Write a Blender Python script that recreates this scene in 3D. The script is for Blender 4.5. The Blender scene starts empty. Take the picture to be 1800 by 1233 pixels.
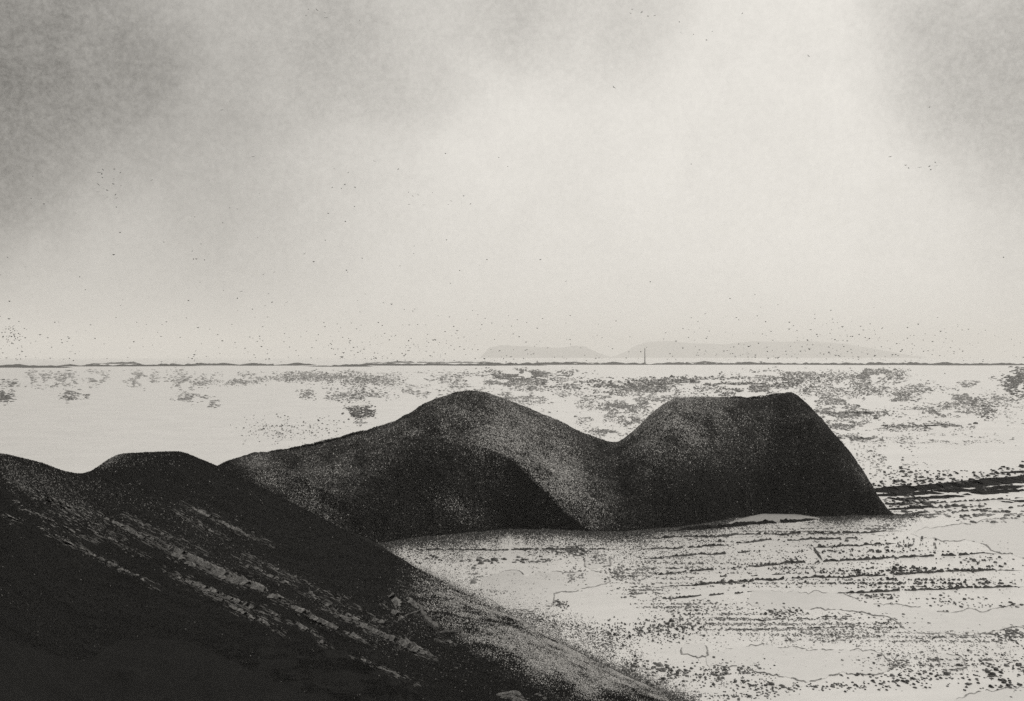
import bpy, math, random
import numpy as np

random.seed(7)
rng = np.random.default_rng(11)
scene = bpy.context.scene
col = scene.collection

# ------------------------------------------------------------------ camera
EYE = 30.0            # eye height above the sea, metres
FPX = 2173.0          # focal length in photograph pixels (1800 wide)
HOR = 627.0           # row of the true horizon in the photograph
cam_data = bpy.data.cameras.new('camera')
cam_data.sensor_width = 36.0
cam_data.lens = 36.0 * FPX / 1800.0
cam_data.shift_y = (HOR - 616.5) / 1800.0
cam_data.clip_start = 0.5
cam_data.clip_end = 200000.0
cam = bpy.data.objects.new('camera', cam_data)
cam.location = (0, 0, EYE)
cam.rotation_euler = (math.radians(90), 0, 0)
col.objects.link(cam)
scene.camera = cam

# ------------------------------------------------------------------ sky
SUN_AZ = math.radians(38)      # to the right of the view direction (+Y)
SUN_EL = math.radians(36)
sun_dir = (math.sin(SUN_AZ) * math.cos(SUN_EL), math.cos(SUN_AZ) * math.cos(SUN_EL), math.sin(SUN_EL))

world = bpy.data.worlds.new('World')
scene.world = world
world.use_nodes = True
wt = world.node_tree
wt.nodes.clear()


def N(tree, kind, **kw):
    n = tree.nodes.new(kind)
    for k, v in kw.items():
        setattr(n, k, v)
    return n


def L(tree, a, b):
    tree.links.new(a, b)


def math_node(tree, op, a=None, b=None, c=None, clamp=False):
    n = N(tree, 'ShaderNodeMath', operation=op, use_clamp=clamp)
    for i, v in enumerate((a, b, c)):
        if v is None:
            continue
        if isinstance(v, (int, float)):
            n.inputs[i].default_value = v
        else:
            L(tree, v, n.inputs[i])
    return n.outputs[0]


def noise_node(tree, vec, scale, detail=4, rough=0.55, dist=0.0):
    n = N(tree, 'ShaderNodeTexNoise')
    n.inputs['Scale'].default_value = scale
    n.inputs['Detail'].default_value = detail
    n.inputs['Roughness'].default_value = rough
    n.inputs['Distortion'].default_value = dist
    if vec is not None:
        L(tree, vec, n.inputs['Vector'])
    return n.outputs[0]


def smooth(tree, val, lo, hi, a, b):
    n = N(tree, 'ShaderNodeMapRange', interpolation_type='SMOOTHSTEP')
    L(tree, val, n.inputs['Value'])
    n.inputs['From Min'].default_value = lo
    n.inputs['From Max'].default_value = hi
    n.inputs['To Min'].default_value = a
    n.inputs['To Max'].default_value = b
    return n.outputs[0]


sky = N(wt, 'ShaderNodeTexSky', sky_type='NISHITA', sun_disc=False)
sky.sun_elevation = SUN_EL
sky.sun_rotation = SUN_AZ
sky.dust_density = 4.0
bw = N(wt, 'ShaderNodeRGBToBW')
L(wt, sky.outputs[0], bw.inputs[0])
tc = N(wt, 'ShaderNodeTexCoord')
dirv = tc.outputs['Generated']


def pix_dir(px, py):
    v = np.array([(px - 900) / FPX, 1.0, -(py - HOR) / FPX])
    return v / np.linalg.norm(v)


def bank(px, py, inner, outer, amp):
    """a soft cloud bank lying in one direction of the sky"""
    d = N(wt, 'ShaderNodeVectorMath', operation='DOT_PRODUCT')
    L(wt, warped, d.inputs[0])
    d.inputs[1].default_value = pix_dir(px, py)
    return smooth(wt, d.outputs['Value'], math.cos(math.radians(outer)), math.cos(math.radians(inner)), 0.0, amp)


wn = N(wt, 'ShaderNodeTexNoise')
wn.inputs['Scale'].default_value = 7.0
wn.inputs['Detail'].default_value = 4
L(wt, dirv, wn.inputs['Vector'])
wsub = N(wt, 'ShaderNodeVectorMath', operation='SUBTRACT')
L(wt, wn.outputs['Color'], wsub.inputs[0])
wsub.inputs[1].default_value = (0.5, 0.5, 0.5)
wsc = N(wt, 'ShaderNodeVectorMath', operation='SCALE')
L(wt, wsub.outputs[0], wsc.inputs[0])
wsc.inputs['Scale'].default_value = 0.085
wad = N(wt, 'ShaderNodeVectorMath', operation='ADD')
L(wt, dirv, wad.inputs[0])
L(wt, wsc.outputs[0], wad.inputs[1])
wnm = N(wt, 'ShaderNodeVectorMath', operation='NORMALIZE')
L(wt, wad.outputs[0], wnm.inputs[0])
warped = wnm.outputs[0]

banks = [
    bank(-130, 80, 0.5, 11.5, 0.33),
    bank(-160, 300, 0.5, 7.5, 0.07),
    bank(420, 10, 0.2, 8.0, 0.06),
    bank(480, 220, 0.2, 9.0, 0.08),
    bank(720, 0, 0.1, 7.5, 0.14),
    bank(1020, -20, 0.1, 6.5, 0.15),
    bank(1830, 40, 0.1, 9.0, 0.21),
    bank(1770, 170, 0.1, 5.5, 0.09),
    bank(1900, 420, 0.1, 5.0, 0.07),
]
dark = banks[0]
for b in banks[1:]:
    dark = math_node(wt, 'ADD', dark, b)
# overcast deck: broad mottling everywhere, fine mottling on top
broad = noise_node(wt, dirv, 3.2, 5, 0.55)
fine = noise_node(wt, dirv, 210.0, 4, 0.8)
mid = noise_node(wt, dirv, 26.0, 5, 0.62)
f_broad = smooth(wt, broad, 0.3, 0.72, 0.03, -0.07)
f_fine = math_node(wt, 'MULTIPLY', math_node(wt, 'SUBTRACT', fine, 0.5), 0.25)
f_mid = math_node(wt, 'MULTIPLY', math_node(wt, 'SUBTRACT', mid, 0.5), 0.16)
mott = math_node(wt, 'ADD', f_fine, f_mid)
mott = math_node(wt, 'MULTIPLY', mott, math_node(wt, 'MULTIPLY_ADD', dark, 2.6, 0.75))
# glow of the veiled sun, spread wide by the cloud
gd = N(wt, 'ShaderNodeVectorMath', operation='DOT_PRODUCT')
L(wt, dirv, gd.inputs[0])
gd.inputs[1].default_value = pix_dir(1330, 330)
glow = smooth(wt, gd.outputs['Value'], math.cos(math.radians(26)), math.cos(math.radians(2)), 0.0, 0.225)
lum = math_node(wt, 'SUBTRACT', 0.56, dark)
lum = math_node(wt, 'ADD', lum, f_broad)
lum = math_node(wt, 'ADD', lum, mott)
lum = math_node(wt, 'ADD', lum, glow)
lum = math_node(wt, 'MAXIMUM', lum, 0.10)
# the clear sky behind the deck lends a little of its own gradient
thin = math_node(wt, 'MULTIPLY', bw.outputs[0], 0.10)
lum = math_node(wt, 'MULTIPLY_ADD', thin, 0.04, lum)
lum10 = math_node(wt, 'MULTIPLY', lum, 10.0)
tint = N(wt, 'ShaderNodeVectorMath', operation='SCALE')
tint.inputs[0].default_value = (1.0, 0.965, 0.90)
L(wt, lum10, tint.inputs['Scale'])
bg = N(wt, 'ShaderNodeBackground')
bg.inputs['Strength'].default_value = 0.1
L(wt, tint.outputs[0], bg.inputs['Color'])
wo = N(wt, 'ShaderNodeOutputWorld')
L(wt, bg.outputs[0], wo.inputs['Surface'])

# ------------------------------------------------------------------ sun behind thin cloud
sd = bpy.data.lights.new('sun', 'SUN')
sd.energy = 1.4
sd.angle = math.radians(11)
sd.color = (1.0, 0.955, 0.88)
sun = bpy.data.objects.new('sun', sd)
from mathutils import Vector
sun.rotation_euler = Vector(sun_dir).to_track_quat('Z', 'Y').to_euler()
sun.location = (60, 60, 90)
col.objects.link(sun)

scene.view_settings.view_transform = 'Standard'
scene.view_settings.look = 'None'
scene.view_settings.exposure = 0.0
scene.view_settings.gamma = 1.0
scene.view_settings.use_curve_mapping = False
scene.render.engine = 'CYCLES'
scene.cycles.use_denoising = False
scene.cycles.volume_bounces = 2
scene.cycles.max_bounces = 6

# ------------------------------------------------------------------ helpers


def hash2(ix, iy, seed):
    h = (ix.astype(np.int64) * 374761393 + iy.astype(np.int64) * 668265263 + seed * 1442695041) & 0xFFFFFFFF
    h = ((h ^ (h >> 13)) * 1274126177) & 0xFFFFFFFF
    h = h ^ (h >> 16)
    return (h & 0xFFFFFF) / float(0xFFFFFF)


def vnoise(x, y, seed=0):
    x = np.asarray(x, float); y = np.asarray(y, float)
    x, y = np.broadcast_arrays(x, y)
    ix = np.floor(x); iy = np.floor(y)
    fx = x - ix; fy = y - iy
    fx = fx * fx * (3 - 2 * fx); fy = fy * fy * (3 - 2 * fy)
    a = hash2(ix, iy, seed); b = hash2(ix + 1, iy, seed)
    c = hash2(ix, iy + 1, seed); d = hash2(ix + 1, iy + 1, seed)
    return (a * (1 - fx) + b * fx) * (1 - fy) + (c * (1 - fx) + d * fx) * fy - 0.5


def fbm(x, y, seed=0, octaves=4, gain=0.5):
    s = 0.0; a = 1.0; f = 1.0
    for o in range(octaves):
        s = s + a * vnoise(np.asarray(x) * f, np.asarray(y) * f, seed + o * 17)
        a *= gain; f *= 2.03
    return s


def sea_d(py):
    return EYE * FPX / (np.asarray(py, float) - HOR)


def on_sea(px, py, z=0.0):
    d = (EYE - z) * FPX / (np.asarray(py, float) - HOR)
    return np.stack([(np.asarray(px, float) - 900) / FPX * d, d, np.zeros_like(d) + z], -1)


def at(px, py, d):
    px = np.asarray(px, float); py = np.asarray(py, float)
    d = np.asarray(d, float) + 0 * px
    return np.stack([(px - 900) / FPX * d, d, EYE - (py - HOR) / FPX * d], -1)


def mesh_obj(name, verts, faces, mat, parent=None, tone=None, smooth_shade=False):
    verts = np.asarray(verts, np.float32).reshape(-1, 3)
    me = bpy.data.meshes.new(name)
    if isinstance(faces, np.ndarray):
        k = faces.shape[1]; n = len(faces)
        me.vertices.add(len(verts))
        me.vertices.foreach_set('co', verts.ravel())
        me.loops.add(n * k)
        me.loops.foreach_set('vertex_index', faces.astype(np.int32).ravel())
        me.polygons.add(n)
        me.polygons.foreach_set('loop_start', np.arange(0, n * k, k, dtype=np.int32))
        me.polygons.foreach_set('loop_total', np.full(n, k, np.int32))
    else:
        me.from_pydata([tuple(v) for v in verts.tolist()], [], faces)
    if smooth_shade:
        me.polygons.foreach_set('use_smooth', np.ones(len(me.polygons), bool))
    if tone is not None:
        at_ = me.attributes.new('tone', 'FLOAT', 'POINT')
        at_.data.foreach_set('value', np.asarray(tone, np.float32))
    me.update(calc_edges=True)
    me.validate()
    me.materials.append(mat)
    o = bpy.data.objects.new(name, me)
    col.objects.link(o)
    if parent is not None:
        o.parent = parent
    return o


def tag(o, label=None, cat=None, group=None, kind=None):
    if label: o['label'] = label
    if cat: o['category'] = cat
    if group: o['group'] = group
    if kind: o['kind'] = kind
    return o


def empty(name, loc=(0, 0, 0)):
    o = bpy.data.objects.new(name, None)
    o.location = loc
    o.empty_display_size = 0.5
    col.objects.link(o)
    return o


def grid_faces(nu, nv):
    i = np.arange(nu - 1)[:, None]; j = np.arange(nv - 1)[None, :]
    a = (i * nv + j).ravel()
    return np.stack([a, a + nv, a + nv + 1, a + 1], -1)


WARM = (1.0, 0.988, 0.972)


def principled(name, tone, rough=0.9, spec=0.2):
    m = bpy.data.materials.new(name)
    m.use_nodes = True
    t = m.node_tree
    p = t.nodes['Principled BSDF']
    p.inputs['Base Color'].default_value = (tone * WARM[0], tone * WARM[1], tone * WARM[2], 1)
    p.inputs['Roughness'].default_value = rough
    p.inputs['Specular IOR Level'].default_value = spec
    return m, t, p


def tint_socket(t, val):
    n = N(t, 'ShaderNodeVectorMath', operation='SCALE')
    n.inputs[0].default_value = WARM
    L(t, val, n.inputs['Scale'])
    return n.outputs[0]


# ------------------------------------------------------------------ materials
def mat_ground(name, lo, hi, scale):
    m, t, p = principled(name, lo, 0.95, 0.05)
    g = N(t, 'ShaderNodeNewGeometry')
    n1 = noise_node(t, g.outputs['Position'], scale, 6, 0.7)
    n2 = noise_node(t, g.outputs['Position'], scale * 0.12, 4, 0.6)
    v = math_node(t, 'MULTIPLY', smooth(t, n1, 0.45, 0.72, 0, 1), smooth(t, n2, 0.4, 0.65, 0.15, 1))
    L(t, tint_socket(t, math_node(t, 'MULTIPLY_ADD', v, hi - lo, lo)), p.inputs['Base Color'])
    b = N(t, 'ShaderNodeBump'); b.inputs['Strength'].default_value = 0.6; b.inputs['Distance'].default_value = 0.15
    L(t, n1, b.inputs['Height']); L(t, b.outputs[0], p.inputs['Normal'])
    return m


def mat_tone(name, rough=0.95, spec=0.05, gain=1.0):
    m, t, p = principled(name, 0.1, rough, spec)
    a = N(t, 'ShaderNodeAttribute', attribute_name='tone')
    v = math_node(t, 'MULTIPLY', a.outputs['Fac'], gain)
    L(t, tint_socket(t, v), p.inputs['Base Color'])
    return m


def mat_rock(name, tone, scale=3.0, var=0.5):
    m, t, p = principled(name, tone, 0.9, 0.04)
    g = N(t, 'ShaderNodeNewGeometry')
    n1 = noise_node(t, g.outputs['Position'], scale, 6, 0.75)
    v = smooth(t, n1, 0.35, 0.65, tone * (1 - var), tone * (1 + var))
    L(t, tint_socket(t, v), p.inputs['Base Color'])
    b = N(t, 'ShaderNodeBump'); b.inputs['Strength'].default_value = 0.8; b.inputs['Distance'].default_value = 0.1
    L(t, n1, b.inputs['Height']); L(t, b.outputs[0], p.inputs['Normal'])
    return m


M_heath = mat_ground('heath_ground', 0.012, 0.035, 3.0)
M_fore = mat_ground('dark_hillside', 0.012, 0.024, 4.0)
M_grain = mat_tone('scrub_tufts')
M_pebble = mat_tone('pebbles', 0.8, 0.2)
M_wave = mat_tone('dark_water_lumps', 0.6, 0.1)
M_ledge = mat_rock('pale_strata', 0.20, 5.0, 0.55)
M_reef = mat_rock('wet_reef', 0.014, 2.0, 0.5)
M_drift = mat_rock('driftwood', 0.13, 6.0, 0.7)
M_boulder = mat_rock('pale_boulder', 0.15, 5.0, 0.8)
M_line = mat_rock('ripple_line', 0.09, 1.5, 0.6)
M_rim = mat_rock('slick_rim', 0.36, 1.5, 0.35)
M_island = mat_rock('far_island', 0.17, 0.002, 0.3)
M_shoal = mat_rock('shoal', 0.015, 0.01, 0.4)
M_beacon = mat_rock('beacon', 0.02, 0.1, 0.3)
M_bird = mat_rock('bird', 0.025, 2.0, 0.3)
M_sand = mat_rock('grey_sand', 0.36, 3.0, 0.25)

# sea: pale, silvery, faintly mottled
M_sea, t, p = principled('sea_water', 0.58, 0.30, 0.5)
p.inputs['IOR'].default_value = 1.4
g = N(t, 'ShaderNodeNewGeometry')
n1 = noise_node(t, g.outputs['Position'], 0.35, 5, 0.6)
n2 = noise_node(t, g.outputs['Position'], 0.05, 4, 0.55)
v = math_node(t, 'ADD', smooth(t, n1, 0.35, 0.68, 0.80, 0.75), smooth(t, n2, 0.35, 0.65, 0.03, -0.03))
L(t, tint_socket(t, v), p.inputs['Base Color'])
b = N(t, 'ShaderNodeBump'); b.inputs['Strength'].default_value = 0.25; b.inputs['Distance'].default_value = 0.2
L(t, noise_node(t, g.outputs['Position'], 1.6, 4, 0.6), b.inputs['Height']); L(t, b.outputs[0], p.inputs['Normal'])

M_slick, t, p = principled('calm_slick', 0.50, 0.25, 0.5)
p.inputs['IOR'].default_value = 1.33
g = N(t, 'ShaderNodeNewGeometry')
n1 = noise_node(t, g.outputs['Position'], 0.5, 5, 0.6)
L(t, tint_socket(t, smooth(t, n1, 0.3, 0.7, 0.745, 0.695)), p.inputs['Base Color'])

# ------------------------------------------------------------------ sea sheet
th = np.radians(np.linspace(-180, 180, 181))
rad = np.concatenate([[0.5], np.geomspace(10, 90000, 150)])
TH, R = np.meshgrid(th, rad, indexing='ij')
sv = np.stack([R * np.sin(TH), R * np.cos(TH), np.zeros_like(R)], -1)
sea = mesh_obj('sea', sv, grid_faces(*R.shape), M_sea)
tag(sea, 'pale silvery sea with dark ripples reaching to the horizon', kind='structure')


# ------------------------------------------------------------------ near hillside (height field)
FG = np.array([(-700, 730, 70), (-300, 768, 100), (0, 796, 120), (70, 812, 134), (115, 829, 145), (145, 834, 150), (168, 824, 158),
               (185, 810, 163), (210, 797, 168), (260, 795, 174), (320, 793, 182), (350, 806, 187), (385, 820, 190),
               (470, 862, 193), (560, 908, 195), (620, 940, 195), (668, 964, -1), (740, 1003, -1), (830, 1050, -1),
               (920, 1095, -1), (1000, 1140, -1), (1100, 1190, -1), (1210, 1236, -1), (1500, 1345, -1), (2300, 1600, -1)], float)
m_ = FG[:, 2] < 0
FG[m_, 2] = sea_d(FG[m_, 1])


def smooth_line(x, y, sig, step=2.0):
    """round the corners of a polyline"""
    xs_ = np.arange(x[0], x[-1] + step, step)
    ys_ = np.interp(xs_, x, y)
    k_ = np.exp(-0.5 * (np.arange(-30, 31) * step / sig) ** 2); k_ /= k_.sum()
    return xs_, np.convolve(np.pad(ys_, 30, mode='edge'), k_, 'valid')


_fx, _fy = smooth_line(FG[:, 0], FG[:, 1], 9.0)
_fx, _fd = smooth_line(FG[:, 0], FG[:, 2], 9.0)
_fy = _fy + 3.0 * fbm(_fx / 60, np.full(len(_fx), .5), 71, 4) * np.clip((_fx - 650) / 80, 0, 1)
_sh = _fx > 668
_fd[_sh] = sea_d(_fy[_sh])
FG = np.stack([_fx, _fy, _fd], -1)
FGZ = np.where(_sh, 0.0, EYE - (FG[:, 1] - HOR) / FPX * FG[:, 2])


def fg_edge(px):
    return np.interp(px, FG[:, 0], FG[:, 2]), np.interp(px, FG[:, 0], FGZ)


def fg_height(x, y):
    """height of the near hillside above the point (x, y)"""
    y = np.maximum(y, 1.0)
    px = 900 + x / y * FPX
    dc, zc = fg_edge(px)
    s = dc - y
    near = 7.0
    w = np.exp(-np.maximum(s, 0) / 36.0)
    z = zc * w + near * (1 - w)
    back = np.maximum(-s, 0)
    z = z - back * (0.25 + 0.8 * np.clip(zc / 6.0, 0, 1))
    inside = np.clip(np.abs(s) / 10.0, 0.15, 1)
    # ledges of the tilted beds run down towards the shore
    q = 0.62 * x + 0.78 * (y - 100)
    z = z + inside * (0.9 * fbm(x / 16, y / 16, 3, 4) + 0.22 * fbm(x / 2.2, y / 2.2, 9, 3))
    z = z + 0.28 * inside * (np.abs(fbm(q / 3.1, (0.78 * x - 0.62 * y) / 40.0, 21, 3)))
    return z


pxs = np.concatenate([np.arange(-700, -60, 20), np.arange(-60, 1300, 3.0), np.arange(1300, 2300, 25)])
dr = np.concatenate([np.linspace(0.2, 0.5, 20)[:-1], np.linspace(0.5, 1.0, 230)[:-1], np.linspace(1.0, 1.2, 30)])
PX, DR = np.meshgrid(pxs, dr, indexing='ij')
dc, _ = fg_edge(PX)
Y = dc * DR
X = (PX - 900) / FPX * Y
Z = np.maximum(fg_height(X, Y), -3.5)
hillside = mesh_obj('hillside', np.stack([X, Y, Z], -1), grid_faces(*PX.shape), M_fore, smooth_shade=True)
# for every column of the height field: which distance shows at which row of the view
_vis = []
_pyg = HOR + (EYE - Z) / Y * FPX
for c_ in range(len(pxs)):
    pyc, yc = _pyg[c_], Y[c_]
    lo_ = np.minimum.accumulate(pyc)
    k_ = np.r_[True, pyc[1:] < lo_[:-1]]
    _vis.append((pyc[k_][::-1], yc[k_][::-1]))
_fgpx = pxs.copy()


def fg_hit(px, py):
    """where the view line through a photograph pixel meets the hillside"""
    px = np.atleast_1d(np.asarray(px, float)); py = np.atleast_1d(np.asarray(py, float))
    c = np.clip(np.searchsorted(_fgpx, px), 0, len(_fgpx) - 1)
    d = np.zeros(len(px)); ok = np.ones(len(px), bool)
    order = np.argsort(c, kind='stable')
    cs = c[order]
    cut = np.r_[0, np.nonzero(np.diff(cs))[0] + 1, len(cs)]
    for a_, b_ in zip(cut[:-1], cut[1:]):
        k_ = order[a_:b_]
        pyc, yc = _vis[cs[a_]]
        d[k_] = np.interp(py[k_], pyc, yc)
        ok[k_] = (py[k_] >= pyc[0] - 0.5) & (py[k_] <= pyc[-1])
    x = (px - 900) / FPX * d
    return np.stack([x, d, fg_height(x, d)], -1), ok


tag(hillside, 'near-black hillside sloping from the left down to the bay', kind='structure')


# ------------------------------------------------------------------ headland (height field over (px, t))
CR = np.array([(300, 850), (360, 832), (385, 820), (410, 810), (445, 799), (500, 793), (560, 784), (600, 773), (650, 758), (700, 739), (735, 718), (765, 702),
               (800, 692), (830, 690), (860, 693), (900, 706), (940, 724), (980, 741), (1010, 756), (1040, 770), (1065, 777),
               (1085, 779), (1100, 770), (1120, 752), (1145, 727), (1170, 708), (1190, 700), (1220, 698), (1270, 699),
               (1310, 702), (1330, 703), (1355, 698), (1376, 692), (1390, 689), (1400, 694), (1420, 711), (1445, 739), (1475, 776), (1505, 813), (1525, 843),
               (1545, 876), (1560, 897), (1574, 907)], float)
TOE = np.array([(300, 966), (560, 964), (650, 957), (700, 950), (800, 939), (900, 931), (1000, 932), (1045, 937), (1100, 934), (1200, 927),
                (1280, 914), (1340, 904), (1400, 905), (1450, 909), (1500, 907), (1572, 907)], float)
CR = np.stack(smooth_line(CR[:, 0], CR[:, 1], 3.2), -1)
TOE = np.stack(smooth_line(TOE[:, 0], TOE[:, 1], 12.0), -1)
TOE[:, 1] += 2.5 * fbm(TOE[:, 0] / 30, np.full(len(TOE), .5), 72, 4)
OFF = np.array([(300, 30), (600, 38), (815, 38), (950, 40), (1085, 44), (1200, 40), (1390, 34), (1450, 22), (1520, 9), (1572, 0.6)], float)


def hl_params(px):
    toe = sea_d(np.interp(px, TOE[:, 0], TOE[:, 1]))
    dcr = toe + np.interp(px, OFF[:, 0], OFF[:, 1])
    zc = EYE - (np.interp(px, CR[:, 0], CR[:, 1]) - HOR) / FPX * dcr
    return toe, dcr, np.maximum(zc, 0.0)


def spur(px, t, px0, t0, px1, t1, amp, wr, wl):
    """a spur running down the slope from (px0, t0) to (px1, t1): gentle right flank, steep left flank"""
    k = (t0 - t) / (t0 - t1)
    u = px - (px0 + (px1 - px0) * k)
    fade = np.clip((1.25 - k) / 0.5, 0, 1) * np.clip((k + 0.12) / 0.6, 0, 1)
    wl = wl + 5.0 * wl * np.clip(0.75 - k, 0, 1) ** 1.3
    prof = np.where(u > 0, np.exp(-(np.maximum(u, 0) / wr) ** 1.3), np.exp(-(np.maximum(-u, 0) / wl) ** 1.2))
    return amp * fade * prof


def headland(px, t):
    """t: 0 at the waterline, 1 on the crest, 2 at the back waterline"""
    toe, dcr, zc = hl_params(px)
    tf = np.clip(t, 0, 1)
    d = np.where(t <= 1, toe + (dcr - toe) * tf, dcr + (dcr - toe + 12) * (np.maximum(t, 1) - 1))
    g = 0.80 * np.sin(tf * math.pi / 2) + 0.20 * tf
    z = zc * g
    sp = spur(px, t, 770, 0.5, 1040, 0.0, 4.0, 170, 18)
    sp = sp + spur(px, t, 735, 0.40, 850, 0.02, 1.5, 60, 14)
    sp = sp + spur(px, t, 430, 0.75, 640, 0.10, 2.0, 70, 16)
    sp = sp + spur(px, t, 1180, 0.9, 1150, 0.1, 1.4, 150, 40)
    z = z + sp * np.sin(math.pi * np.clip(tf, 0.0, 1)) ** 0.6 * np.clip(zc / 8, 0, 1)
    back = np.maximum(t - 1, 0)
    z = z * np.clip(1 - back ** 1.5 * 1.15, -0.3, 1) - back * 1.0
    x = (px - 900) / FPX * d
    env = np.clip(t / 0.08, 0, 1) * np.clip(zc / 5, 0, 1) * np.where(t > 1, 1, np.clip((1 - t) / 0.25, 0.18, 1))
    z = z + env * (0.9 * fbm(x / 9, d / 9, 31, 4) + 0.25 * fbm(x / 1.6, d / 1.6, 41, 3))
    z = np.where(t < 0, t * 12.0, z)
    d = np.where(t < 0, toe + t * 25, d)
    x = (px - 900) / FPX * d
    return np.stack([x, d, z], -1)


pxs = np.arange(300, 1573, 2.5)
ts = np.concatenate([[-0.25, -0.08], np.linspace(0, 1, 120), np.linspace(1, 2, 50)[1:]])
PX, T = np.meshgrid(pxs, ts, indexing='ij')
hv = headland(PX, T)
# close the right-hand end of the headland
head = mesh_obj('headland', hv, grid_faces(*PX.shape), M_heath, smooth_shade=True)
tag(head, 'dark two-domed headland standing between the bay and the open sea', kind='structure')


# ------------------------------------------------------------------ scrub and pebble grains
def grains(name, pos, size, tone, mat, parent, flat=0.9, seed=0, stretch=None):
    """thousands of small irregular tufts joined into one part"""
    r = np.random.default_rng(seed)
    n = len(pos)
    a = r.uniform(0, 2 * math.pi, n)
    V = np.zeros((n, 4, 3))
    for k in range(3):
        ang = a + k * 2 * math.pi / 3 + r.uniform(-0.5, 0.5, n)
        rr = size * r.uniform(0.6, 1.2, n)
        V[:, k, 0] = pos[:, 0] + np.cos(ang) * rr
        V[:, k, 1] = pos[:, 1] + np.sin(ang) * rr
        V[:, k, 2] = pos[:, 2] - 0.25 * size
    if stretch is not None:
        V[:, :3, 0] += (r.uniform(-1, 1, (n, 3))) * stretch[0] * size[:, None]
        V[:, :3, 1] += (r.uniform(-1, 1, (n, 3))) * stretch[1] * size[:, None]
    V[:, 3, :] = pos
    V[:, 3, 0] += r.uniform(-0.4, 0.4, n) * size
    V[:, 3, 1] += r.uniform(-0.4, 0.4, n) * size
    V[:, 3, 2] += size * flat * r.uniform(0.6, 1.3, n)
    base = np.arange(n)[:, None] * 4
    F = np.concatenate([base + np.array([[0, 1, 3]]), base + np.array([[1, 2, 3]]), base + np.array([[2, 0, 3]])])
    o = mesh_obj(name, V.reshape(-1, 3), F, mat, parent, tone=np.repeat(tone, 4))
    o['kind'] = 'stuff'
    return o


def blob(px, py, cx, cy, rx, ry, deg=0.0):
    c, s = math.cos(math.radians(deg)), math.sin(math.radians(deg))
    u = (px - cx) * c + (py - cy) * s
    v = -(px - cx) * s + (py - cy) * c
    return np.exp(-((u / rx) ** 2 + (v / ry) ** 2))


# headland tufts: paler on the sunward flanks, sunlight painted into their tone
n = 330000
PXg = rng.uniform(380, 1572, n)
Tg = rng.uniform(0.0, 1.02, n) ** 1.1
P = headland(PXg, Tg)
PYg = HOR + (EYE - P[:, 2]) / P[:, 1] * FPX
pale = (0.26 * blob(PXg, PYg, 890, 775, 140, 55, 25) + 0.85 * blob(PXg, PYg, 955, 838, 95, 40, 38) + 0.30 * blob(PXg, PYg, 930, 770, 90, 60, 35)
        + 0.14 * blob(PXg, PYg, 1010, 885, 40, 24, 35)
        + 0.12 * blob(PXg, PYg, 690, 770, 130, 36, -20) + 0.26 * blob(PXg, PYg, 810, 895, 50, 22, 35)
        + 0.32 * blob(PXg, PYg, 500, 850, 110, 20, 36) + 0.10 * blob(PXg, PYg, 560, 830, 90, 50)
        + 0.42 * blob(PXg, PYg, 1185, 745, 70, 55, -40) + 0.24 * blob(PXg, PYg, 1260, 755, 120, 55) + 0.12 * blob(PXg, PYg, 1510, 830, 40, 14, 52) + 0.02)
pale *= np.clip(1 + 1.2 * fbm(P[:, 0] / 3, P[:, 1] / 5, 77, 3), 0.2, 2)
# tufts darkened left of the spur: its shaded flank painted into their tone
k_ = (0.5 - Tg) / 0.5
spur_shade = (PXg < 770 + 270 * k_ - 4) & (PXg > 740) & (Tg < 0.5)
pale = np.where(spur_shade, pale * (1 - 0.92 * np.clip((PXg - 835) / 70, 0, 1)), pale)
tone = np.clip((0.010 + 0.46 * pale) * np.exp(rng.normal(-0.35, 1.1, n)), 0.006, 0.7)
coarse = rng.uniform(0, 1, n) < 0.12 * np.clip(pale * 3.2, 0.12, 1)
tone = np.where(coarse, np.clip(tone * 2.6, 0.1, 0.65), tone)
size = np.where(coarse, rng.uniform(0.10, 0.17, n), rng.uniform(0.055, 0.125, n))
size = np.where(Tg > 0.97, size * 1.5, size)
P[:, 2] += 0.02
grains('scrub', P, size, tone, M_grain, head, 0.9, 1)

# hillside tufts
n = 230000
PXg = rng.uniform(-5, 1210, n)
e_py = np.interp(PXg, FG[:, 0], FG[:, 1])
PYg = e_py + (rng.uniform(0, 1, n) ** 1.35) * np.minimum(1240 - e_py, 330) + 0.5
keep = PYg < 1238
PXg, PYg, e_py = PXg[keep], PYg[keep], e_py[keep]
P, okk = fg_hit(PXg, PYg)
n = len(P)
below = PYg - e_py
shore_w = np.clip((PXg - 690) / 120, 0, 1)
pale = (0.75 * shore_w * np.exp(-((below - 42) / 40) ** 2) * np.clip((1120 - PXg) / 120, 0, 1)
        + 0.40 * shore_w * np.exp(-(below / 26) ** 2) * np.clip((PXg - 880) / 80, 0, 1)
        + 0.20 * shore_w * np.exp(-(below / 90) ** 2)
        + 0.26 * blob(PXg, PYg, 70, 862, 110, 20, 28) + 0.16 * blob(PXg, PYg, 60, 835, 80, 20, 15)
        + 0.12 * blob(PXg, PYg, 240, 812, 70, 12) + 0.5 * blob(PXg, PYg, 192, 806, 22, 12, -35) + 0.10 * blob(PXg, PYg, 180, 860, 50, 22, 10)
        + 0.05 * blob(PXg, PYg, 260, 935, 160, 18, 27) + 0.05 * blob(PXg, PYg, 520, 1040, 230, 20, 28)
        + 0.06 * blob(PXg, PYg, 340, 930, 110, 30, 24) + 0.10 * blob(PXg, PYg, 660, 1110, 90, 26, 30)
        + 0.16 * blob(PXg, PYg, 720, 1075, 60, 34, 15) + 0.004)
pale *= np.clip(1 + 1.6 * fbm(P[:, 0] / 2.0, P[:, 1] / 3.0, 177, 3), 0.1, 2.2)
is_pale = rng.uniform(0, 1, n) < pale
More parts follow.
